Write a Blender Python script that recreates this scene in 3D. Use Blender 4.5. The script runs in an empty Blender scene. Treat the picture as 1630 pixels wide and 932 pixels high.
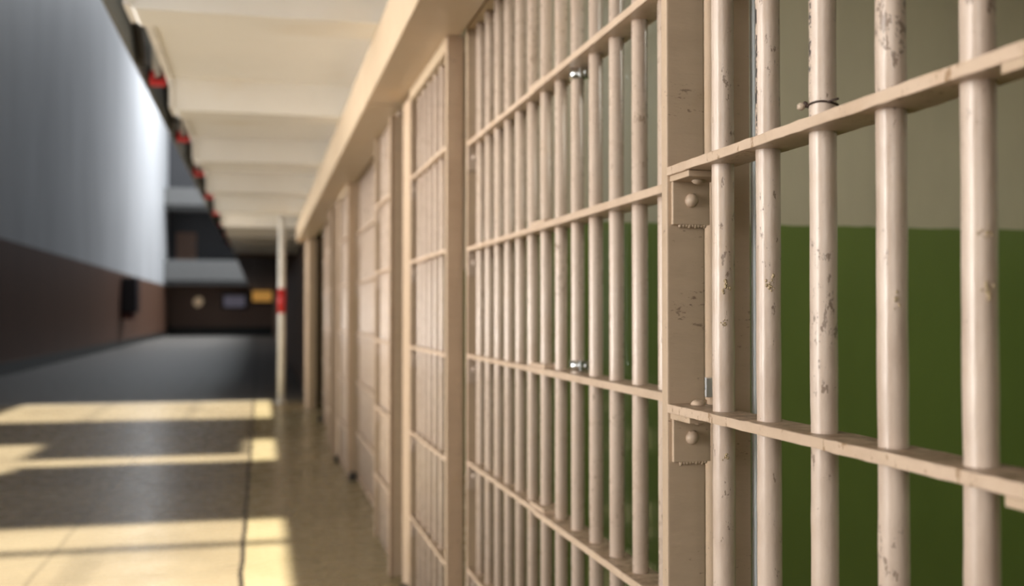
import bpy, bmesh, math, random
from mathutils import Vector, Matrix, noise
random.seed(7)
sc = bpy.context.scene
C = sc.collection
H = 1.10                      # eye height; many heights below are given as H + offset

# ------------------------------------------------------------------ materials
def new_mat(name):
    m = bpy.data.materials.new(name); m.use_nodes = True
    nt = m.node_tree
    b = nt.nodes['Principled BSDF']
    return m, nt, b
def N(nt, t, **kw):
    n = nt.nodes.new(t)
    for k, v in kw.items():
        if k in n.inputs: n.inputs[k].default_value = v
        else: setattr(n, k, v)
    return n
def ramp(nt, fac, a, b, ca=(0,0,0,1), cb=(1,1,1,1)):
    r = nt.nodes.new('ShaderNodeValToRGB')
    r.color_ramp.elements[0].position = a; r.color_ramp.elements[0].color = ca
    r.color_ramp.elements[1].position = b; r.color_ramp.elements[1].color = cb
    nt.links.new(fac, r.inputs[0]); return r.outputs[0]
def mix(nt, fac, a, b):
    n = nt.nodes.new('ShaderNodeMix'); n.data_type = 'RGBA'
    for sock, v in ((n.inputs[0], fac), (n.inputs[6], a), (n.inputs[7], b)):
        if hasattr(v, 'links'): nt.links.new(v, sock)
        elif isinstance(v, (int, float)): sock.default_value = v
        else: sock.default_value = (*v, 1) if len(v) == 3 else v
    return n.outputs[2]
def math_n(nt, op, a, b=None):
    n = nt.nodes.new('ShaderNodeMath'); n.operation = op
    for i, v in enumerate((a, b)):
        if v is None: continue
        if hasattr(v, 'links'): nt.links.new(v, n.inputs[i])
        else: n.inputs[i].default_value = v
    return n.outputs[0]
def pos(nt, scale=(1,1,1)):
    g = nt.nodes.new('ShaderNodeNewGeometry')
    m = nt.nodes.new('ShaderNodeMapping'); m.inputs['Scale'].default_value = scale
    nt.links.new(g.outputs['Position'], m.inputs[0]); return m.outputs[0]
def noise_n(nt, vec, scale, detail=4, rough=.55):
    n = N(nt, 'ShaderNodeTexNoise', Scale=scale, Detail=detail, Roughness=rough)
    nt.links.new(vec, n.inputs['Vector']); return n.outputs[0]

def paint(name, base, dirt, chip, rough=.38, chips=0.0, grime=.5, bump=.25, stretch=(1,1,.35), sz=1.0, chip_h=None, flake=False, dust=None, coat=0, chip_s=(1, 1, .45)):
    m, nt, b = new_mat(name)
    p = pos(nt); ps = pos(nt, stretch)
    col = mix(nt, math_n(nt, 'MULTIPLY', ramp(nt, noise_n(nt, ps, 26*sz, 6, .65), .42, .75), grime), base, dirt)
    # yellowed patches
    col = mix(nt, math_n(nt, 'MULTIPLY', ramp(nt, noise_n(nt, p, 9*sz, 4, .6), .58, .72), .45*grime), col, tuple(c*d for c, d in zip(base, (.82,.68,.45))))
    h = noise_n(nt, ps, 60*sz, 5, .6)
    if chips > 0:
        n1 = noise_n(nt, pos(nt, chip_s), 95*sz, 5, .72); n2 = noise_n(nt, ps, 9*sz, 3, .5)
        t = math_n(nt, 'ADD', n1, math_n(nt, 'MULTIPLY', math_n(nt, 'SUBTRACT', n2, .5), .55))
        if chip_h:                              # the upper stretches of the bars are more worn
            sep = nt.nodes.new('ShaderNodeSeparateXYZ'); nt.links.new(pos(nt), sep.inputs[0])
            hi = nt.nodes.new('ShaderNodeMapRange'); hi.inputs[1].default_value = chip_h[0]; hi.inputs[2].default_value = chip_h[1]
            hi.inputs[3].default_value = 0; hi.inputs[4].default_value = chip_h[2]
            nt.links.new(sep.outputs[2], hi.inputs[0]); t = math_n(nt, 'ADD', t, hi.outputs[0])
        mask = ramp(nt, t, .70-chips*.12, .725-chips*.12)
        col = mix(nt, math_n(nt, 'MULTIPLY', mask, .8), col, chip)
        if flake:                               # black metal showing where the paint has flaked off the corridor side
            g = nt.nodes.new('ShaderNodeNewGeometry'); sx = nt.nodes.new('ShaderNodeSeparateXYZ'); nt.links.new(g.outputs['True Normal'], sx.inputs[0])
            sp = nt.nodes.new('ShaderNodeSeparateXYZ'); nt.links.new(g.outputs['Position'], sp.inputs[0])
            side = math_n(nt, 'GREATER_THAN', math_n(nt, 'SUBTRACT', math_n(nt, 'MULTIPLY', sx.outputs[1], .28), math_n(nt, 'MULTIPLY', sx.outputs[0], .96)), .925)
            zone = math_n(nt, 'MULTIPLY', math_n(nt, 'GREATER_THAN', sp.outputs[2], H+.20), math_n(nt, 'LESS_THAN', math_n(nt, 'ABSOLUTE', math_n(nt, 'SUBTRACT', sp.outputs[1], 1.085)), .1))
            fl = math_n(nt, 'MULTIPLY', math_n(nt, 'MULTIPLY', side, zone), math_n(nt, 'GREATER_THAN', noise_n(nt, pos(nt, (1, 1, .5)), 110, 4, .7), .49))
            col = mix(nt, fl, col, (.012,.012,.014)); mask = math_n(nt, 'MAXIMUM', mask, fl)
        h = math_n(nt, 'SUBTRACT', h, math_n(nt, 'MULTIPLY', mask, .5))
    if dust:                                    # brown dust lying on upward faces
        g2 = nt.nodes.new('ShaderNodeNewGeometry'); s2 = nt.nodes.new('ShaderNodeSeparateXYZ'); nt.links.new(g2.outputs['True Normal'], s2.inputs[0])
        up = math_n(nt, 'MULTIPLY', math_n(nt, 'GREATER_THAN', s2.outputs[2], .8), ramp(nt, noise_n(nt, p, 45, 6, .7), .36, .60))
        col = mix(nt, up, col, dust)
    b.inputs['Coat Weight'].default_value = coat; b.inputs['Coat Roughness'].default_value = .18
    nt.links.new(col, b.inputs['Base Color'])
    b.inputs['Roughness'].default_value = rough
    r = math_n(nt, 'ADD', math_n(nt, 'MULTIPLY', noise_n(nt, p, 40*sz, 3), .25), rough-.1)
    nt.links.new(r, b.inputs['Roughness'])
    bp = N(nt, 'ShaderNodeBump', Strength=bump, Distance=.0022)
    nt.links.new(h, bp.inputs['Height']); nt.links.new(bp.outputs[0], b.inputs['Normal'])
    return m
def plain(name, col, rough=.5, metal=0.0, var=.15, sc_=8, emit=None, es=0):
    m, nt, b = new_mat(name)
    f = noise_n(nt, pos(nt), sc_, 5)
    nt.links.new(mix(nt, ramp(nt, f, .35, .7), col, tuple(c*(1-var) for c in col)), b.inputs['Base Color'])
    b.inputs['Roughness'].default_value = rough; b.inputs['Metallic'].default_value = metal
    if emit:
        b.inputs['Emission Color'].default_value = (*emit, 1); b.inputs['Emission Strength'].default_value = es
    return m

TAN = (.62,.50,.41)
M = {}
M['bar'] = paint('worn_bar_paint', TAN, (.40,.29,.22), (.20,.135,.095), .30, chips=.46, grime=.7, bump=.4, chip_h=(1.26,1.42,.095), flake=True, coat=.2)
M['bar_clean'] = paint('bar_paint', TAN, (.47,.35,.26), (.30,.21,.14), .27, chips=.30, grime=.45, coat=.25)
M['flat'] = paint('crossbar_paint', (.62,.475,.355), (.47,.34,.24), (.30,.18,.09), .40, chips=.46, grime=.7, bump=.45, stretch=(1,.5,1), dust=(.28,.19,.115))
M['plate'] = paint('stile_paint', (.55,.415,.295), (.47,.35,.245), (.20,.13,.09), .42, chips=.16, grime=.6, bump=.40, stretch=(.4,1,1.6), chip_s=(.7, 1, 2.0))
M['header'] = paint('header_paint', (.55,.43,.30), (.50,.385,.26), (.2,.13,.08), .42, chips=0, grime=.4, sz=.3, bump=.1)
M['ceil'] = paint('cream_ceiling_paint', (.90,.89,.86), (.84,.82,.78), (.2,.13,.08), .45, chips=0, grime=.5, sz=.12, bump=.1)
M['edge'] = plain('white_edge_paint', (.92,.90,.87), .5)
M['scar'] = plain('yellowed_paint', (.55,.42,.25), .45, var=.45, sc_=300)
M['steel'] = plain('zinc_steel', (.72,.74,.74), .22, 1.0)
M['red'] = plain('red_paint', (.55,.02,.02), .35)
M['pole'] = plain('white_pole_paint', (.78,.77,.73), .35)
M['dark'] = plain('dark_metal', (.02,.017,.015), .5)
M['wire'] = plain('rusty_wire', (.06,.035,.025), .6)
M['blob'] = plain('paint_blob', (.62,.50,.38), .5, var=.6, sc_=500)
M['grey'] = plain('grey_concrete_paint', (.15,.15,.145), .6)
M['toe'] = plain('olive_grey_metal', (.17,.17,.15), .5)
M['gusset'] = plain('brown_metal', (.22,.11,.05), .5)
M['endwall'] = plain('dark_end_wall_paint', (.045,.045,.048), .6)
M['endbrown'] = plain('brown_end_wall_paint', (.19,.12,.085), .6)
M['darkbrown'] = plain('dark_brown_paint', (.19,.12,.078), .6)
M['base'] = plain('black_green_baseboard', (.012,.016,.015), .4)
M['cabinet'] = plain('dark_blue_cabinet_paint', (.02,.018,.026), .4)
M['roof'] = plain('grey_roof_paint', (.16,.155,.145), .7)
M['backwall'] = plain('cream_back_wall_paint', (.50,.46,.40), .6)  # unseen wall made pale to bounce fill light
M['frame'] = plain('window_frame_paint', (.35,.33,.30), .5)
M['cellwhite'] = plain('cell_ceiling_paint', (.45,.41,.32), .5)

# two-tone walls: the colour change is real paint at a fixed height
def two_tone(name, zline, low, high, rough, sz, stain=.25):
    m, nt, b = new_mat(name)
    sep = nt.nodes.new('ShaderNodeSeparateXYZ'); p = pos(nt); nt.links.new(p, sep.inputs[0])
    wob = math_n(nt, 'MULTIPLY', math_n(nt, 'SUBTRACT', noise_n(nt, p, 14, 2), .5), .012)
    f = math_n(nt, 'GREATER_THAN', math_n(nt, 'ADD', sep.outputs[2], wob), zline)
    st = ramp(nt, noise_n(nt, pos(nt, (1, 1, .35)), sz, 6, .6), .35, .72)
    lo = mix(nt, math_n(nt, 'MULTIPLY', st, stain), low, tuple(c*.6 for c in low))
    hi = mix(nt, math_n(nt, 'MULTIPLY', st, stain), high, tuple(c*.55 for c in high))
    nt.links.new(mix(nt, f, lo, hi), b.inputs['Base Color'])
    b.inputs['Roughness'].default_value = rough
    bp = N(nt, 'ShaderNodeBump', Strength=.2, Distance=.004)
    nt.links.new(noise_n(nt, p, 25, 4), bp.inputs['Height']); nt.links.new(bp.outputs[0], b.inputs['Normal'])
    return m
M['cellwall'] = two_tone('green_and_beige_cell_paint', H+.297, (.17,.245,.06), (.64,.59,.46), .38, 4, .3)
M['leftwall'] = two_tone('grey_over_maroon_wall_paint', H+1.30, (.135,.066,.039), (.60,.61,.62), .5, .6, .45)

def floor_mat():
    m, nt, b = new_mat('polished_concrete')
    p = pos(nt); sep = nt.nodes.new('ShaderNodeSeparateXYZ'); nt.links.new(p, sep.inputs[0])
    f1 = ramp(nt, noise_n(nt, pos(nt, (1, 1, 1)), 1.3, 6, .6), .35, .7)
    f2 = ramp(nt, noise_n(nt, p, 9, 6, .65), .4, .75)
    col = mix(nt, f1, (.275,.22,.14), (.205,.16,.10))
    col = mix(nt, math_n(nt, 'MULTIPLY', f2, .35), col, (.13,.108,.07))
    # walkway strip beside the cells is a warmer, more polished cement
    strip = math_n(nt, 'GREATER_THAN', sep.outputs[0], -.075)
    col = mix(nt, strip, col, mix(nt, f1, (.345,.28,.165), (.26,.21,.115)))
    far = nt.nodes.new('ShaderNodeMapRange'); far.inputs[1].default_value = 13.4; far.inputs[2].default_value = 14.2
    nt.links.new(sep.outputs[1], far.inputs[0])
    col = mix(nt, far.outputs[0], col, (.13,.121,.11))            # greyer floor beyond the steel pole
    def line(ch, at, w):
        return math_n(nt, 'LESS_THAN', math_n(nt, 'ABSOLUTE', math_n(nt, 'SUBTRACT', sep.outputs[ch], at)), w)
    wobx = math_n(nt, 'MULTIPLY', math_n(nt, 'SUBTRACT', noise_n(nt, p, 2, 3), .5), .03)
    ln = math_n(nt, 'LESS_THAN', math_n(nt, 'ABSOLUTE', math_n(nt, 'ADD', math_n(nt, 'ADD', sep.outputs[0], .075), wobx)), .011)
    ln2 = math_n(nt, 'MULTIPLY', math_n(nt, 'LESS_THAN', math_n(nt, 'ABSOLUTE', math_n(nt, 'ADD', math_n(nt, 'ADD', sep.outputs[0], .92), wobx)), .008), .35)
    ln3 = math_n(nt, 'MULTIPLY', line(1, 5.28, .012), .0)
    k = math_n(nt, 'MAXIMUM', ln, math_n(nt, 'MAXIMUM', ln2, ln3))
    col = mix(nt, k, col, (.035,.028,.02))
    nt.links.new(col, b.inputs['Base Color'])
    b.inputs['Specular IOR Level'].default_value = .22
    r = math_n(nt, 'ADD', math_n(nt, 'MULTIPLY', f2, .15), .22)
    r = math_n(nt, 'ADD', r, math_n(nt, 'MULTIPLY', far.outputs[0], .25))
    nt.links.new(r, b.inputs['Roughness'])
    bp = N(nt, 'ShaderNodeBump', Strength=.12, Distance=.004)
    nt.links.new(noise_n(nt, p, 6, 4), bp.inputs['Height']); nt.links.new(bp.outputs[0], b.inputs['Normal'])
    return m
M['floor'] = floor_mat()
def plexi():
    m, nt, b = new_mat('clear_acrylic')
    b.inputs['Base Color'].default_value = (.93,.96,.98,1); b.inputs['Roughness'].default_value = .03
    b.inputs['Transmission Weight'].default_value = 1; b.inputs['IOR'].default_value = 1.45
    tr = nt.nodes.new('ShaderNodeBsdfTransparent'); tr.inputs[0].default_value = (.93,.96,.98,1)
    gl = N(nt, 'ShaderNodeBsdfGlossy', Roughness=.05)
    fr = N(nt, 'ShaderNodeLayerWeight', Blend=.5)
    ms = nt.nodes.new('ShaderNodeMixShader')
    nt.links.new(math_n(nt, 'MULTIPLY', math_n(nt, 'POWER', fr.outputs['Facing'], 3.5), .22), ms.inputs[0]); nt.links.new(tr.outputs[0], ms.inputs[1]); nt.links.new(gl.outputs[0], ms.inputs[2])
    nt.links.new(ms.outputs[0], nt.nodes['Material Output'].inputs[0])
    return m
M['plexi'] = plexi()
M['plexi_edge'] = plain('frosted_acrylic_edge', (.88,.95,1.0), .3, var=.02)
M['clip'] = plain('white_zinc_clip', (.85,.88,.92), .3, .2)  # pale base colour carries the clip's white glint

# ------------------------------------------------------------------ mesh helpers
def box(bm, x0, x1, y0, y1, z0, z1, bev=0.0, cuts=None, jit=0.0):
    vs = [bm.verts.new((x, y, z)) for x in (x0, x1) for y in (y0, y1) for z in (z0, z1)]
    idx = [(0,1,3,2), (4,6,7,5), (0,4,5,1), (2,3,7,6), (0,2,6,4), (1,5,7,3)]
    fs = [bm.faces.new([vs[i] for i in f]) for f in idx]
    es = list({e for f in fs for e in f.edges})
    geo = vs
    if bev > 0:
        r = bmesh.ops.bevel(bm, geom=es, offset=bev, segments=2, affect='EDGES', profile=.6)
        geo = list({v for f in r['faces'] for v in f.verts} | {v for v in vs if v.is_valid})
    if cuts:                                   # slice along Y and roughen a little
        n = cuts
        for i in range(1, n):
            yy = y0+(y1-y0)*i/n
            allg = [v for v in bm.verts if v.tag is False and x0-1e-4 <= v.co.x <= x1+1e-4 and z0-1e-4 <= v.co.z <= z1+1e-4 and y0-1e-4 <= v.co.y <= y1+1e-4]
            g = set(allg); ed = {e for v in allg for e in v.link_edges}; fa = {f for v in allg for f in v.link_faces}
            bmesh.ops.bisect_plane(bm, geom=list(g | ed | fa), plane_co=(0, yy, 0), plane_no=(0, 1, 0))
        if jit:
            for v in bm.verts:
                q = v.co*75
                v.co += Vector((noise.noise(q)*jit, 0, noise.noise(q+Vector((7, 3, 1)))*jit))
def cyl(bm, p0, p1, r, seg=24, rings=1, jit=0.0, cap=True, r1=None):
    p0, p1 = Vector(p0), Vector(p1); ax = (p1-p0).normalized()
    u = ax.orthogonal().normalized(); w = ax.cross(u)
    prev = None
    for k in range(rings+1):
        t = k/rings; c = p0.lerp(p1, t); rr = r if r1 is None else r+(r1-r)*t
        ring = []
        for i in range(seg):
            a = 2*math.pi*i/seg; d = u*math.cos(a)+w*math.sin(a)
            rad = rr
            if jit: rad += noise.noise((c+d*r)*38)*jit + noise.noise((c+d*r)*11+Vector((5, 5, 5)))*jit*1.2
            ring.append(bm.verts.new(c+d*rad))
        if prev:
            for i in range(seg):
                f = bm.faces.new((prev[i], prev[(i+1) % seg], ring[(i+1) % seg], ring[i])); f.smooth = True
        elif cap: bm.faces.new(ring[::-1])
        prev = ring
    if cap: bm.faces.new(prev)
def dome(bm, c, n, r, hgt, seg=20, rings=6):
    c, n = Vector(c), Vector(n).normalized(); u = n.orthogonal().normalized(); w = n.cross(u)
    prev = None
    for k in range(rings):
        a = math.pi/2*k/rings
        ring = [bm.verts.new(c+(u*math.cos(t)+w*math.sin(t))*r*math.cos(a)*(1+.05*math.sin(2*t+1))+n*hgt*math.sin(a)) for t in [2*math.pi*i/seg for i in range(seg)]]
        if prev:
            for i in range(seg):
                f = bm.faces.new((prev[i], prev[(i+1) % seg], ring[(i+1) % seg], ring[i])); f.smooth = True
        else: bm.faces.new(ring[::-1])
        prev = ring
    top = bm.verts.new(c+n*hgt)
    for i in range(seg):
        f = bm.faces.new((prev[i], prev[(i+1) % seg], top)); f.smooth = True
def tube(bm, pts, r, seg=10, close=False):
    pts = [Vector(p) for p in pts]; n = len(pts); rings = []
    for i, p in enumerate(pts):
        a = pts[(i-1) % n] if (close or i > 0) else p
        b = pts[(i+1) % n] if (close or i < n-1) else p
        t = (b-a).normalized(); u = t.cross(Vector((0, 0, 1)))
        if u.length < 1e-3: u = t.orthogonal()
        u.normalize(); w = t.cross(u)
        rings.append([bm.verts.new(p+(u*math.cos(2*math.pi*k/seg)+w*math.sin(2*math.pi*k/seg))*r) for k in range(seg)])
    for i in range(n if close else n-1):
        A, B = rings[i], rings[(i+1) % n]
        for k in range(seg):
            f = bm.faces.new((A[k], A[(k+1) % seg], B[(k+1) % seg], B[k])); f.smooth = True
    if not close: bm.faces.new(rings[0][::-1]); bm.faces.new(rings[-1])
def lump(bm, c, r, sq=(1,1,1), seed=0, sub=2):
    g = bmesh.ops.create_icosphere(bm, subdivisions=sub, radius=1)
    for v in g['verts']:
        d = v.co.copy(); k = 1+.35*noise.noise(d*1.8+Vector((seed, seed*2, 1)))
        v.co = Vector(c)+Vector((d.x*sq[0], d.y*sq[1], d.z*sq[2]))*r*k
    for f in {f for v in g['verts'] for f in v.link_faces}: f.smooth = True

def link_mesh(name, bm, mat, parent=None, base=None):
    me = bpy.data.meshes.new(name)
    bmesh.ops.recalc_face_normals(bm, faces=bm.faces[:])
    if base is not None: bmesh.ops.translate(bm, verts=bm.verts[:], vec=-Vector(base))
    bm.to_mesh(me); bm.free()
    me.materials.append(mat)
    o = bpy.data.objects.new(name, me); C.objects.link(o)
    if parent: o.parent = parent
    elif base is not None: o.location = base
    return o
def thing(name, label, cat, loc, group=None):
    o = bpy.data.objects.new(name, None); C.objects.link(o); o.location = loc
    o.empty_display_size = .1
    tag(o, label, cat, group); return o
def tag(o, label, cat, group=None):
    o['label'] = label; o['category'] = cat
    if group: o['group'] = group
    return o
def struct(name, bm, mat, parent=None):
    o = link_mesh(name, bm, mat, parent); o['kind'] = 'structure'; return o
def copy_tree(o, parent=None):
    c = o.copy(); C.objects.link(c)
    if parent: c.parent = parent
    for ch in list(o.children): copy_tree(ch, c)
    return c
def bx(*a, **k):
    bm = bmesh.new(); box(bm, *a, **k); return bm

# ------------------------------------------------------------------ measures
P = 3.9                                   # pitch of one cell front along the corridor
ZS = [H+.522, H+.197, H-.132, H-.459, H-.787, H-1.075]     # crossbar heights
TOP = H+.86
R = .0142
FT = .0062                                # half thickness of a crossbar
YEND = 13.35                              # where this run of cell fronts stops
XL = -4.39; YF = 54.0

def crossbar(parent, base, x0, x1, y0, y1, z, fine, mat):
    bm = bmesh.new()
    box(bm, x0, x1, y0, y1, z-FT, z+FT, bev=.0018, cuts=46 if fine else None, jit=.0009 if fine else 0)
    return link_mesh('crossbar', bm, mat, parent, base)
def upright(name, parent, base, x, y, z0, z1, mat, fine, share):
    key = (fine, round(z0, 3), round(z1, 3), mat.name)
    if key not in share:
        bm = bmesh.new()
        if fine: cyl(bm, (0, 0, z0), (0, 0, z1), R, 36, 260, .00036)
        else: cyl(bm, (0, 0, z0), (0, 0, z1), R, 20)
        o = link_mesh(name, bm, mat, parent); share[key] = o.data
    else:
        o = bpy.data.objects.new(name, share[key]); C.objects.link(o); o.parent = parent
    o.location = (x-base[0], y-base[1], -base[2]); return o
share = {}

def angle_bracket(parent, base, ypl, x0, x1, z, fine, face=-1, lower=False, leg=.068):
    """L-shaped bracket under a crossbar: a leg under the bar and a tab on the stile; face = side of the stile it sits on"""
    s = face
    bm = bmesh.new()
    a, b = sorted((ypl, ypl+s*leg))
    box(bm, x0+.004, x1, a, b, z-FT-.0085, z-FT, bev=.0012)
    a, b = sorted((ypl, ypl+s*.007))
    box(bm, x0+.006, x1, a, b, z-FT-.068, z-FT-.004, bev=.0012)
    # paint drips along the tab's lower lip
    if fine:
        for i in range(9):
            lump(bm, (x0+.018+i*.0045, ypl+s*.004, z-FT-.0685-.001*random.random()), .0032, (1, .8, .6+.8*random.random()), i+z)
    br = link_mesh('angle_bracket', bm, M['plate'] if fine else M['bar_clean'], parent, base)
    bm = bmesh.new(); dome(bm, (x0+.0335, ypl+s*.007, z-FT-.034), (0, s, 0), .0098, .0085)
    r1 = link_mesh('rivet', bm, M['flat'], br, base)
    bm = bmesh.new(); dome(bm, (x0+.034, ypl+s*.030, z-FT-.0085), (0, 0, -1), .0095, .006)
    link_mesh('rivet', bm, M['flat'], br, base)
    if lower:
        bm = bmesh.new(); dome(bm, (x0+.034, ypl+s*.026, z+FT), (0, 0, 1), .0105, .0075)
        lump(bm, (x0+.036, ypl+s*.028, z+FT+.003), .007, (1.1, 1, .6), 3)
        link_mesh('rivet', bm, M['flat'], br, base)

# ---- front grille (the closest one fills the right of the photo)
def make_front_grille(fine, oy=0.0):
    base = Vector((.578, .98+oy, 0))
    t = thing('barred_grille', '', 'cell bars', base, 'front grilles of the cell row')
    mb = M['bar'] if fine else M['bar_clean']
    for i in range(6):
        upright('bar', t, base, .578, 1.272+oy-.1256*i, .0, TOP, mb, fine, share)
    for z in ZS[:5]:
        crossbar(t, base, .55, .605, .575+oy, 1.397+oy, z, fine, M['flat'])
    bm = bx(.55, .6065, 1.3955+oy, 1.417+oy, 0, TOP+.009, bev=.0022)
    link_mesh('stile', bm, M['plate'], t, base)
    bm = bmesh.new(); box(bm, .528, .590, .57+oy, .59+oy, 0, TOP-.03, bev=.002)
    box(bm, .528, .545, .57+oy, .62+oy, 0, TOP-.03, bev=.002)
    link_mesh('stile', bm, M['plate'], t, base)
    for j, z in enumerate(ZS[:5]):
        if fine and j == 0: pass
        angle_bracket(t, base, 1.3955+oy, .55, .611, z, fine, -1, lower=(j == 2))
        angle_bracket(t, base, .62+oy, .546, .605, z, fine, 1, leg=.086)
    return t
def scars(t, base):
    for y, z, r_, a in ((1.272, H+.038, .0105, .25), (1.272, H-.182, .007, .3), (1.1464, H+.036, .009, .3), (.7696, H+.064, .006, .7), (.7696, H+.017, .010, .75), (.8952, H+.012, .006, .5), (1.272, H-.012, .005, .1)):
        ang = math.atan2(-y, -.578)+a*.6
        bm = bmesh.new()
        for i in range(14):
            da, dz = random.gauss(0, .16), random.gauss(0, r_*.5)
            rr = R+.0001
            lump(bm, (.578+rr*math.cos(ang+da), y+rr*math.sin(ang+da), z+dz), r_*.2*(.6+random.random()*.8), (.75, .75, 1), i, 1)
        link_mesh('paint_scar', bm, M['scar'], t, base)['label'] = 'yellowed paint scar'
# ---- set-back gate behind the front plane
def make_gate(fine, oy=0.0):
    base = Vector((.648, 2.3+oy, 0))
    t = thing('barred_gate', '', 'cell bars', base, 'set-back gates of the cell row')
    for i in range(14):
        upright('bar', t, base, .648, 3.160+oy-.1261*i, 0, TOP+.05, M['bar_clean'], False, share)
    for z in ZS:
        crossbar(t, base, .62, .676, 2.36+oy, 3.245+oy, z, False, M['flat'])
        bm = bx(.616, .676, 1.44+oy, 2.40+oy, z-FT-.001, z+FT+.001, bev=.002)
        cb = link_mesh('crossbar', bm, M['flat'], t, base)
        bm = bx(.622, .672, 2.33+oy, 2.46+oy, z+FT, z+FT+.010, bev=.002)
        link_mesh('splice_plate', bm, M['flat'], cb, base)
    bm = bx(.628, .685, 1.415+oy, 1.447+oy, 0, TOP+.05, bev=.002)
    link_mesh('stile', bm, M['plate'], t, base)
    bm = bx(.62, .668, 3.24+oy, 3.26+oy, 0, TOP+.05, bev=.002)
    link_mesh('stile', bm, M['plate'], t, base)
    for z in ZS[:5]:
        bm = bmesh.new()
        box(bm, .62, .668, 3.232+oy, 3.241+oy, z-FT-.075, z-FT, bev=.001)
        dome(bm, (.642, 3.232+oy, z-FT-.035), (0, -1, 0), .009, .008)
        link_mesh('angle_bracket', bm, M['bar_clean'], t, base)
    bm = bx(.62, .69, 1.44+oy, 3.26+oy, TOP+.02, TOP+.075, bev=.003)
    link_mesh('top_rail', bm, M['header'], t, base)
    link_mesh('foot', bx(.575, .625, 3.18+oy, 3.28+oy, 0, .045, bev=.006), M['dark'], t, base)
    return t
# ---- narrow grille beyond the gate, in the front plane
def make_narrow(oy=0.0):
    base = Vector((.593, 3.75+oy, 0))
    t = thing('narrow_barred_grille', '', 'cell bars', base, 'narrow grilles of the cell row')
    for i in range(6):
        upright('bar', t, base, .593, 3.40+oy+.125*i, 0, TOP, M['bar_clean'], False, share)
    for z in ZS:
        crossbar(t, base, .565, .621, 3.31+oy, 4.145+oy, z, False, M['flat'])
    link_mesh('stile', bx(.565, .619, 3.29+oy, 3.318+oy, 0, TOP+.009, bev=.002), M['plate'], t, base)
    link_mesh('stile', bx(.567, .603, 4.14+oy, 4.16+oy, 0, TOP, bev=.002), M['plate'], t, base)
    link_mesh('foot', bx(.535, .565, 4.08+oy, 4.2+oy, 0, .04, bev=.006), M['dark'], t, base)
    link_mesh('jamb_plate', bx(.565, .60, 4.16+oy, 4.35+oy, 0, TOP-.01, bev=.002), M['plate'], t, base)
    link_mesh('top_rail', bx(.563, .625, 3.318+oy, 4.14+oy, TOP-.035, TOP+.009, bev=.002), M['header'], t, base)
    for z in ZS[:5]:
        bm = bmesh.new(); box(bm, .567, .60, 4.131+oy, 4.141+oy, z-FT-.07, z-FT, bev=.001)
        dome(bm, (.584, 4.131+oy, z-.04), (0, -1, 0), .008, .007)
        link_mesh('angle_bracket', bm, M['bar_clean'], t, base)
    return t

g0 = make_front_grille(True)
scars(g0, g0.location)
g0['label'] = 'worn tan barred grille filling the right foreground, with riveted brackets'
gk = make_front_grille(False, P)
gk['label'] = 'cream-lit front grille just past the first narrow grille, ending in a broad brown post'
g2 = copy_tree(gk); g2.location.y += P
g2['label'] = 'third front grille down the row, a blurred pale strip nearer than the steel pole'
d0 = make_gate(True)
d0['label'] = 'large tan barred gate in the centre, with a clear sheet clamped behind it'
d1 = copy_tree(d0); d1.location.y += P
d1['label'] = 'second set-back gate, blurred beyond the cream-lit front grille'
d2 = copy_tree(d0); d2.location.y += 2*P
d2['label'] = 'farthest set-back gate, a blurred brown strip before the end of the row'
n0 = make_narrow()
n0['label'] = 'narrow tan barred grille directly left of the large central gate'
n1 = copy_tree(n0); n1.location.y += P
n1['label'] = 'second narrow barred grille, blurred behind the second set-back gate'

# end post closing the row
bm = bmesh.new(); box(bm, .528, .62, YEND-.98, YEND-.95, 0, TOP-.02, bev=.002); box(bm, .528, .56, YEND-.95, YEND-.05, 0, TOP-.02, bev=.002)
e = link_mesh('corner_post', bm, M['plate'], None, (.56, YEND-.5, 0))
tag(e, 'tan steel corner post closing the far end of the cell row behind the steel pole', 'post')

# ---- overhead covers above the bars, one per section
secs = [(-2.4, 0.55), (.55, 2.50), (2.50, 4.45), (4.45, 6.40), (6.40, 8.35), (8.35, 10.30), (10.30, YEND)]
ord_ = ['', '', 'overhead steel cover above the large central gate, top centre of the photo', 'overhead steel cover above the cream-lit front grille, second one showing from the right',
        'overhead steel cover above the second set-back gate, third one showing from the right', 'overhead steel cover over the blurred third front grille', 'last overhead steel cover at the far end, beside the steel pole']
ord_[0] = 'overhead steel cover beyond the right edge, nearest to the camera'
ord_[1] = 'overhead steel cover above the worn foreground grille'
for (a, b), lab in zip(secs, ord_):
    if b <= .6: continue
    base = Vector((.5, (a+b)/2, H+.87))
    t = thing('overhead_cover', lab, 'steel cover', base, 'overhead covers along the cell row')
    bm = bmesh.new(); box(bm, .423, .607, a+.007, b-.007, H+.87, H+1.075, bev=.004)
    link_mesh('casing', bm, M['header'], t, base)
    bm = bmesh.new(); box(bm, .431, .600, b-.0068, b+.0068, H+.880, H+1.06)
    link_mesh('joint_gasket', bm, M['dark'], t, base)  # dark filler set in the gap as the joint's shadow

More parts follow.
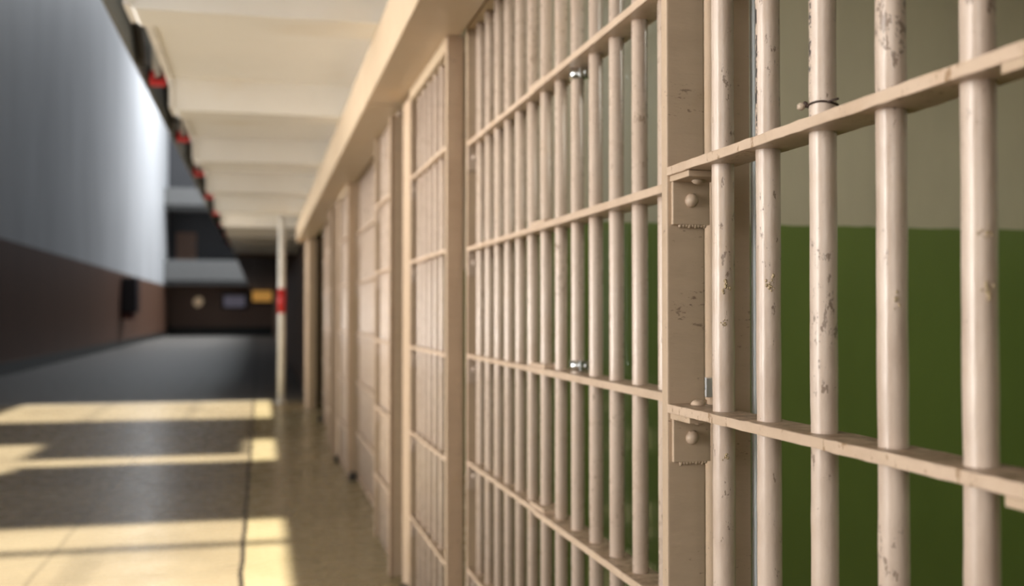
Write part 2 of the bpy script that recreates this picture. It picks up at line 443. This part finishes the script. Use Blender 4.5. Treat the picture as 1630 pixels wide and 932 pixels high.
# ---- clear sheet behind the gate and its clamps
t = thing('clear_sheet', 'clear plastic sheet fixed behind the bars of the large central gate', 'plastic sheet', (.693, 1.8, 0))
link_mesh('pane', bx(.690, .6955, 1.424, 2.22, 0, TOP+.02), M['plexi'], t, t.location)
link_mesh('edge', bx(.690, .6975, 1.410, 1.424, 0, TOP+.02), M['plexi_edge'], t, t.location)
def clamp(x, y, z, lab, r=R+.0016, hgt=.022):
    base = Vector((x, y, z))
    t = thing('pipe_clamp', lab, 'clamp', base, 'zinc clamps on the central gate')
    bm = bmesh.new()
    cyl(bm, (x, y, z-hgt/2), (x, y, z+hgt/2), r+.0012, 28)
    link_mesh('strap', bm, M['steel'], t, base)
    bm = bmesh.new(); box(bm, x-.004, x+.046, y-r-.012, y-r+.001, z-hgt/2, z+hgt/2, bev=.002)
    link_mesh('lug', bm, M['steel'], t, base)
    bm = bmesh.new(); cyl(bm, (x+.012, y-r-.018, z), (x+.012, y-r-.006, z), .0065, 6)
    link_mesh('bolt', bm, M['steel'], t, base)
yb = 3.160-.1261*8
clamp(.648, yb, ZS[0]-FT-.014, 'zinc pipe clamp under the upper crossbar of the central gate')
clamp(.648, yb, ZS[2]+FT+.016, 'zinc pipe clamp above the lower crossbar of the central gate')
bm = bmesh.new(); box(bm, .618, .628, 1.419, 1.436, ZS[2]+.012, ZS[2]+.040, bev=.002); dome(bm, (.618, 1.428, ZS[2]+.026), (-1, 0, 0), .006, .004)
tag(link_mesh('steel_clip', bm, M['clip'], None, (.623, 1.428, ZS[2]+.012)), 'small shiny steel clip in the slit beside the riveted stile', 'clip')

# ---- wire twisted round the third bar
yw = 1.272-.1256*2; zw = ZS[1]+FT+.017
base = Vector((.578, yw, zw))
t = thing('wire_tie', 'rusty twisted wire tied round a foreground bar above the upper crossbar', 'wire', base)
bm = bmesh.new()
pts = [(.578+(R+.0012)*math.cos(a), yw+(R+.0012)*math.sin(a), zw+.0012*math.sin(2*a)) for a in [2*math.pi*i/36 for i in range(36)]]
tube(bm, pts, .0011, 8, True)
ex, ey = .578-.0125, yw+.0125
tube(bm, [(.578-.004, yw+R+.0008, zw), (.578-.008, yw+.0185, zw+.001), (.578-.012, yw+.0215, zw+.0015)], .0012, 8)
tube(bm, [(.578-.003, yw-R-.001, zw), (.578-.001, yw-R-.006, zw+.001), (.578+.004, yw-R-.011, zw+.002)], .0012, 8)
link_mesh('loop', bm, M['wire'], t, base)
bm = bmesh.new(); lump(bm, (.578-.0125, yw+.0225, zw+.002), .0048, (1, 1.1, .9), 4); 
link_mesh('knot', bm, M['blob'], t, base)
bm = bmesh.new(); lump(bm, (.578-.0095, yw+.0195, zw+.0035), .0030, (1, 1, 1.2), 9)
link_mesh('rust_bead', bm, M['wire'], t, base)

# ------------------------------------------------------------------ the room
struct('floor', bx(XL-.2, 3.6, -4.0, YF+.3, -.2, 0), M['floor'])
# left wall with unseen windows, sills and piers set to light the cell fronts, and a long blank stretch beyond
bm = bmesh.new()
WT = 5.1; W0, W1 = .40, 4.5; wy = [(-.8, 1.25), (2.5, 4.9), (5.3, 7.9), (8.3, 11.3), (11.7, 13.6)]
box(bm, XL-.25, XL, -4, wy[-1][1]+.4, -.1, W0); box(bm, XL-.25, XL, -4, wy[-1][1]+.4, W1, WT)
ys = [-4]+[v for w in wy for v in w]+[wy[-1][1]+.4]
for i in range(0, len(ys), 2): box(bm, XL-.25, XL, ys[i], ys[i+1], W0, W1)
box(bm, XL-.25, XL, wy[-1][1]+.4, 14.0, -.1, WT); box(bm, XL-.25, XL, 14.0, YF+.3, -.1, 18)
struct('wall_left', bm, M['leftwall'])
for i, (a, b) in enumerate(wy):
    bm = bmesh.new()
    for k in range(5): yy = a+(b-a)*k/4; box(bm, XL-.14, XL-.08, yy-.025, yy+.025, W0, W1)
    for k in range(6): zz = W0+(W1-W0)*k/5; box(bm, XL-.14, XL-.08, a, b, zz-.025, zz+.025)
    struct('window_%d' % (i+1), bm, M['frame'])
struct('baseboard_left', bx(XL, XL+.03, 12.4, YF, 0, .22, bev=.008), M['base'])
bm = bmesh.new(); box(bm, XL, 3.6, -4.3, -4.0, -.1, .9); box(bm, XL, 3.6, -4.3, -4.0, 4.2, WT); box(bm, XL, -3.9, -4.3, -4.0, .9, 4.2); box(bm, -.3, 3.6, -4.3, -4.0, .9, 4.2)
struct('wall_back', bm, M['backwall'])
bm = bmesh.new()
for k in range(6): xx = -3.9+.72*k; box(bm, xx-.025, xx+.025, -4.18, -4.12, .9, 4.2)
for k in range(6): zz = .9+.66*k; box(bm, -3.9, -.3, -4.18, -4.12, zz-.025, zz+.025)
struct('window_6', bm, M['frame'])  # unseen window added behind the camera for fill light
# gallery floor overhead = ceiling of the walkway, on cross beams
XE = -.46
cl = struct('ceiling', bx(XE, 3.6, -4, 20.6, H+1.25, H+1.40, bev=.01), M['ceil'])
for k in range(-3, 9):
    y0 = 3.97+1.95*k
    bm = bmesh.new()
    prof = [(XE+.0, H+1.25), (XE+.0, H+1.095), (XE+.02, H+1.078), (.64, H+1.078), (.64, H+1.25)]
    v0 = [bm.verts.new((x, y0, z)) for x, z in prof]; v1 = [bm.verts.new((x, y0+.24, z)) for x, z in prof]
    bm.faces.new(v0); bm.faces.new(v1[::-1])
    for i in range(5): bm.faces.new((v0[i], v0[(i+1) % 5], v1[(i+1) % 5], v1[i]))
    struct('beam', bm, M['ceil'], cl)
bm = bmesh.new(); box(bm, XE-.035, XE, -4, 20.6, H+1.245, H+1.40)
for k in range(-3, 9): box(bm, XE-.018, XE, 3.965+1.95*k, 4.215+1.95*k, H+1.09, H+1.245)
struct('edge_strip', bm, M['edge'], cl)
struct('wall_right', bx(.645, .72, -4, YEND, H+.95, H+1.25), M['ceil'])
# cells behind the bars
struct('ceiling_cells', bx(.72, 3.4, -4, YEND, H+1.2, H+1.249), M['cellwhite'])
struct('wall_cells_back', bx(3.3, 3.45, -4, YEND, -.05, H+1.2), M['cellwall'])
for i, y in enumerate((-.62, 3.30, 7.20, 11.10)):
    struct('wall_cell_partition_%d' % (i+1), bx(.72, 3.3, y, y+.15, 0, H+1.2), M['cellwall'])
struct('wall_row_end', bx(.56, 3.45, YEND-.05, YEND+.1, 0, H+1.25), M['darkbrown'])
# beyond the row: a second, unlit block and the end wall
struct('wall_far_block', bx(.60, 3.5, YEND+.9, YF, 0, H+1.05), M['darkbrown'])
struct('ceiling_far', bx(XE, 3.5, 20.7, YF-2, H+1.05, H+1.4), M['darkbrown'])  # dark brown carries the shadow under the far gallery
bm = bmesh.new(); box(bm, XL, 3.5, YF, YF+.3, 3.6, 18)
struct('wall_end', bm, M['endwall'])
struct('wall_end_lower', bx(XL, 3.5, YF, YF+.3, 0, 3.6), M['endbrown'])
struct('baseboard_end', bx(XL+.03, 3.5, YF-.04, YF, 0, .42), M['base'])
for i, (z0, z1) in enumerate(((2.48, 3.58), (6.0, 6.95))):
    bm = bmesh.new(); box(bm, XL, 3.5, YF-2.0, YF-1.85, z0, z1, bev=.02); box(bm, XL, 3.5, YF-2.0, YF, z0-.02, z0+.14)
    struct('trim_%d' % (i+1), bm, M['grey'])
d = struct('door_1', bx(-4.0, -3.05, YF-.06, YF, 3.6, 5.0, bev=.01), plain('brown_door_paint', (.20,.11,.07), .5))
bm = bmesh.new(); dome(bm, (-3.15, YF-.06, 4.4), (0, -1, 0), .05, .06); struct('door_handle', bm, M['steel'], d)

# unseen low roof, its slots cut to cast the sun patches on the floor
sun_k = .318                                # sideways run of the sun per metre of height
ZR = 5.1; dx = sun_k*ZR
bm = bmesh.new()
def roof(y0, y1, x0=XL-.25, x1=3.6): box(bm, x0, x1, y0, y1, ZR, ZR+.12)
roof(-4, 3.55); 
box(bm, XL-.25, 3.6, 5.24, 5.34, ZR, ZR+.12)
roof(5.88, 7.85); roof(9.6, 11.6); roof(13.85, 14.0)
# between 7.85 and 9.6: mostly closed, with gaps cut to shape the smaller sun patches
box(bm, -1.76-dx, -.14-dx, 8.62, 9.6, ZR, ZR+.12); box(bm, -1.7-dx, 3.6, 7.85, 8.24, ZR, ZR+.12)
box(bm, XL-.25, -1.7-dx, 7.85, 7.95, ZR, ZR+.12); box(bm, .3-dx, 3.6, 8.24, 9.6, ZR, ZR+.12)
struct('ceiling_roof', bm, M['roof'])
bm = bmesh.new()
for y0, y1 in ((3.55, 5.24), (11.6, 13.85)):
    n = 3
    for k in range(1, n):
        xx = XL+ (3.0)*k/n; box(bm, xx-.009, xx+.009, y0, y1, ZR+.03, ZR+.06)
struct('window_skylight', bm, M['frame'])
struct('wall_roof_step', bx(XL-.25, 3.6, 13.95, 14.05, ZR+.12, 18), M['roof'])
struct('ceiling_hall', bx(XL-.25, 3.6, 13.95, YF+.3, 18, 18.2), M['roof'])

# ------------------------------------------------------------------ free-standing and hung things
t = thing('steel_pole', 'slim white floor-to-ceiling steel pole with a red band, far along the walkway', 'pole', (.25, 13.45, 0))
bm = bmesh.new(); cyl(bm, (.25, 13.45, 0), (.25, 13.45, H+1.25), .042, 24); cyl(bm, (.25, 13.45, 0), (.25, 13.45, .02), .075, 24)
link_mesh('shaft', bm, M['pole'], t, t.location)
bm = bmesh.new(); cyl(bm, (.25, 13.45, H+.0), (.25, 13.45, H+.30), .0455, 24)
link_mesh('band', bm, M['red'], t, t.location)['label'] = 'red band'

t = thing('gallery_railing', 'railing of the gallery above, white posts on red feet outside the slab edge', 'railing', (XE-.07, 8, H+1.25))
rx = XE-.095
for k in range(0, 9):
    y = 3.97+1.95*k+.10
    bm = bmesh.new(); box(bm, rx-.022, rx+.022, y-.02, y+.02, H+1.27, H+2.4, bev=.004)
    p_ = link_mesh('post', bm, M['edge'], t, t.location)
    bm = bmesh.new(); box(bm, rx-.02, XE-.036, y-.03, y+.03, H+1.225, H+1.255, bev=.006)
    box(bm, rx-.03, rx-.005, y-.03, y+.03, H+1.225, H+1.30, bev=.006); box(bm, XE-.055, XE-.036, y-.03, y+.03, H+1.225, H+1.30, bev=.006)
    link_mesh('foot', bm, M['red'], p_, t.location)['label'] = 'red foot bracket'
    link_mesh('gusset', bx(rx-.012, XE-.036, y+.035, y+.05, H+1.255, H+1.42), M['gusset'], p_, t.location)
    bm = bmesh.new()                                   # arched dark stay between the posts
    pts = [(rx-.035, y+.15+1.5*i/16, H+1.27+.26*math.sin(math.pi*i/16)) for i in range(17)]
    tube(bm, pts, .028, 8); link_mesh('stay', bm, M['dark'], t, t.location)
link_mesh('toe_board', bx(rx-.075, rx-.065, 3.6, 20.4, H+1.26, H+1.75), M['toe'], t, t.location)
for z in (H+1.75, H+2.07, H+2.4):
    bm = bmesh.new(); cyl(bm, (rx, 3.6, z), (rx, 20.4, z), .022, 12)
    link_mesh('rail', bm, M['edge'], t, t.location)

t = thing('wall_cabinet', 'dark narrow cabinet hung on the maroon lower left wall', 'cabinet', (XL, 36.8, H-.15))
link_mesh('body', bx(XL, XL+.48, 36.4, 37.3, H+.02, H+1.15, bev=.03), M['cabinet'], t, t.location)
link_mesh('base_tray', bx(XL, XL+.36, 36.5, 37.2, H-.2, H+.02, bev=.03), plain('dull_red_paint', (.12,.02,.015), .5), t, t.location)

def disc_lamp(x, z, r, col, s, lab):
    t = thing('wall_lamp', lab, 'lamp', (x, YF-.1, z))
    bm = bmesh.new(); cyl(bm, (x, YF-.08, z), (x, YF, z), r*1.15, 24); link_mesh('bracket', bm, M['dark'], t, t.location)
    bm = bmesh.new(); dome(bm, (x, YF-.08, z), (0, -1, 0), r, r*.6)
    link_mesh('globe', bm, plain('lamp_glow_%d' % round(10*r), col, .4, emit=col, es=s), t, t.location)
disc_lamp(-2.95, H+.55, .24, (.75,.55,.35), .22, 'dim round lamp on the far end wall, left of the lit case')
t = thing('lit_case', 'dim bluish lit display case on the far end wall', 'display case', (-.85, YF-.1, H+.2))
link_mesh('case_frame', bx(-1.85, -.65, YF-.18, YF-.002, H+.2, H+.95, bev=.02), M['dark'], t, t.location)
link_mesh('screen', bx(-1.75, -.75, YF-.19, YF-.18, H+.3, H+.85), plain('case_glow', (.25,.25,.33), .4, emit=(.45,.40,.50), es=.10), t, t.location)  # glow put in for a blurred bright window
t = thing('orange_lamp', 'warm orange lamp box high on the far end wall, left of the pole', 'lamp', (.05, YF-.1, H+.7))
link_mesh('housing', bx(-.55, .58, YF-.14, YF, H+.5, H+1.2, bev=.03), M['dark'], t, t.location)
link_mesh('diffuser', bx(-.40, .53, YF-.16, YF-.14, H+.58, H+1.12, bev=.005), plain('orange_glow', (.8,.4,.1), .4, emit=(.9,.45,.10), es=.35), t, t.location)

# ------------------------------------------------------------------ light
w = bpy.data.worlds.new('sky'); sc.world = w; w.use_nodes = True
bg = w.node_tree.nodes['Background']; bg.inputs[0].default_value = (.78,.88,1,1); bg.inputs[1].default_value = .15
s = bpy.data.lights.new('sun', 'SUN'); s.energy = 14.5; s.angle = math.radians(1.8); s.color = (1,.95,.83)
so = bpy.data.objects.new('sun', s); C.objects.link(so)
so.rotation_euler = Vector((-sun_k, 0, 1)).to_track_quat('Z', 'Y').to_euler()
def area(name, loc, size, sy, direction, power, col, spread=180):
    l = bpy.data.lights.new(name, 'AREA'); l.shape = 'RECTANGLE'; l.size = size; l.size_y = sy; l.energy = power; l.color = col; l.spread = math.radians(spread)
    o = bpy.data.objects.new(name, l); C.objects.link(o); o.location = loc
    o.rotation_euler = Vector(direction).to_track_quat('-Z', 'Y').to_euler(); return o
for i, (a, b) in enumerate(wy):           # added area light in each unseen window, powered to suit the bars
    area('window_daylight', (XL-.06, (a+b)/2, (W0+W1)/2), b-a, W1-W0, (1, 0, 0), (60, 94, 57, 67, 64)[i], (1,.955,.90), 66)
area('window_daylight', (-2.1, -4.1, 2.55), 3.6, 3.3, (.25, 1, -.3), 44, (1,.95,.88), 105)  # added fill for camera-facing sides, from the unseen back window
area('skylight_daylight', (-1.2, 45.5, 17.8), 4.5, 17, (-.3, .0, -1), 7500, (.91,.95,1), 145)
area('cell_lamp', (1.25, 1.95, H+1.15), .7, .25, (0, 1, -.75), 6.5, (1,.93,.80))  # unseen fill without a fixture, added to brighten the cell wall

# ------------------------------------------------------------------ camera
cam = bpy.data.cameras.new('camera'); co = bpy.data.objects.new('camera', cam); C.objects.link(co)
cam.sensor_width = 36; cam.lens = 1700/1630*36
co.location = (0, 0, H)
co.rotation_euler = (math.radians(90+1.078), 0, -math.atan(400/1700))
cam.clip_start = .02; cam.clip_end = 300
cam.dof.use_dof = True; cam.dof.focus_distance = 1.33; cam.dof.aperture_fstop = 3.5
sc.camera = co
sc.view_settings.view_transform = 'Standard'; sc.view_settings.look = 'None'
sc.view_settings.exposure = 0; sc.view_settings.gamma = 1; sc.view_settings.use_curve_mapping = False
sc.cycles.use_denoising = True
sc.cycles.max_bounces = 10; sc.cycles.diffuse_bounces = 6
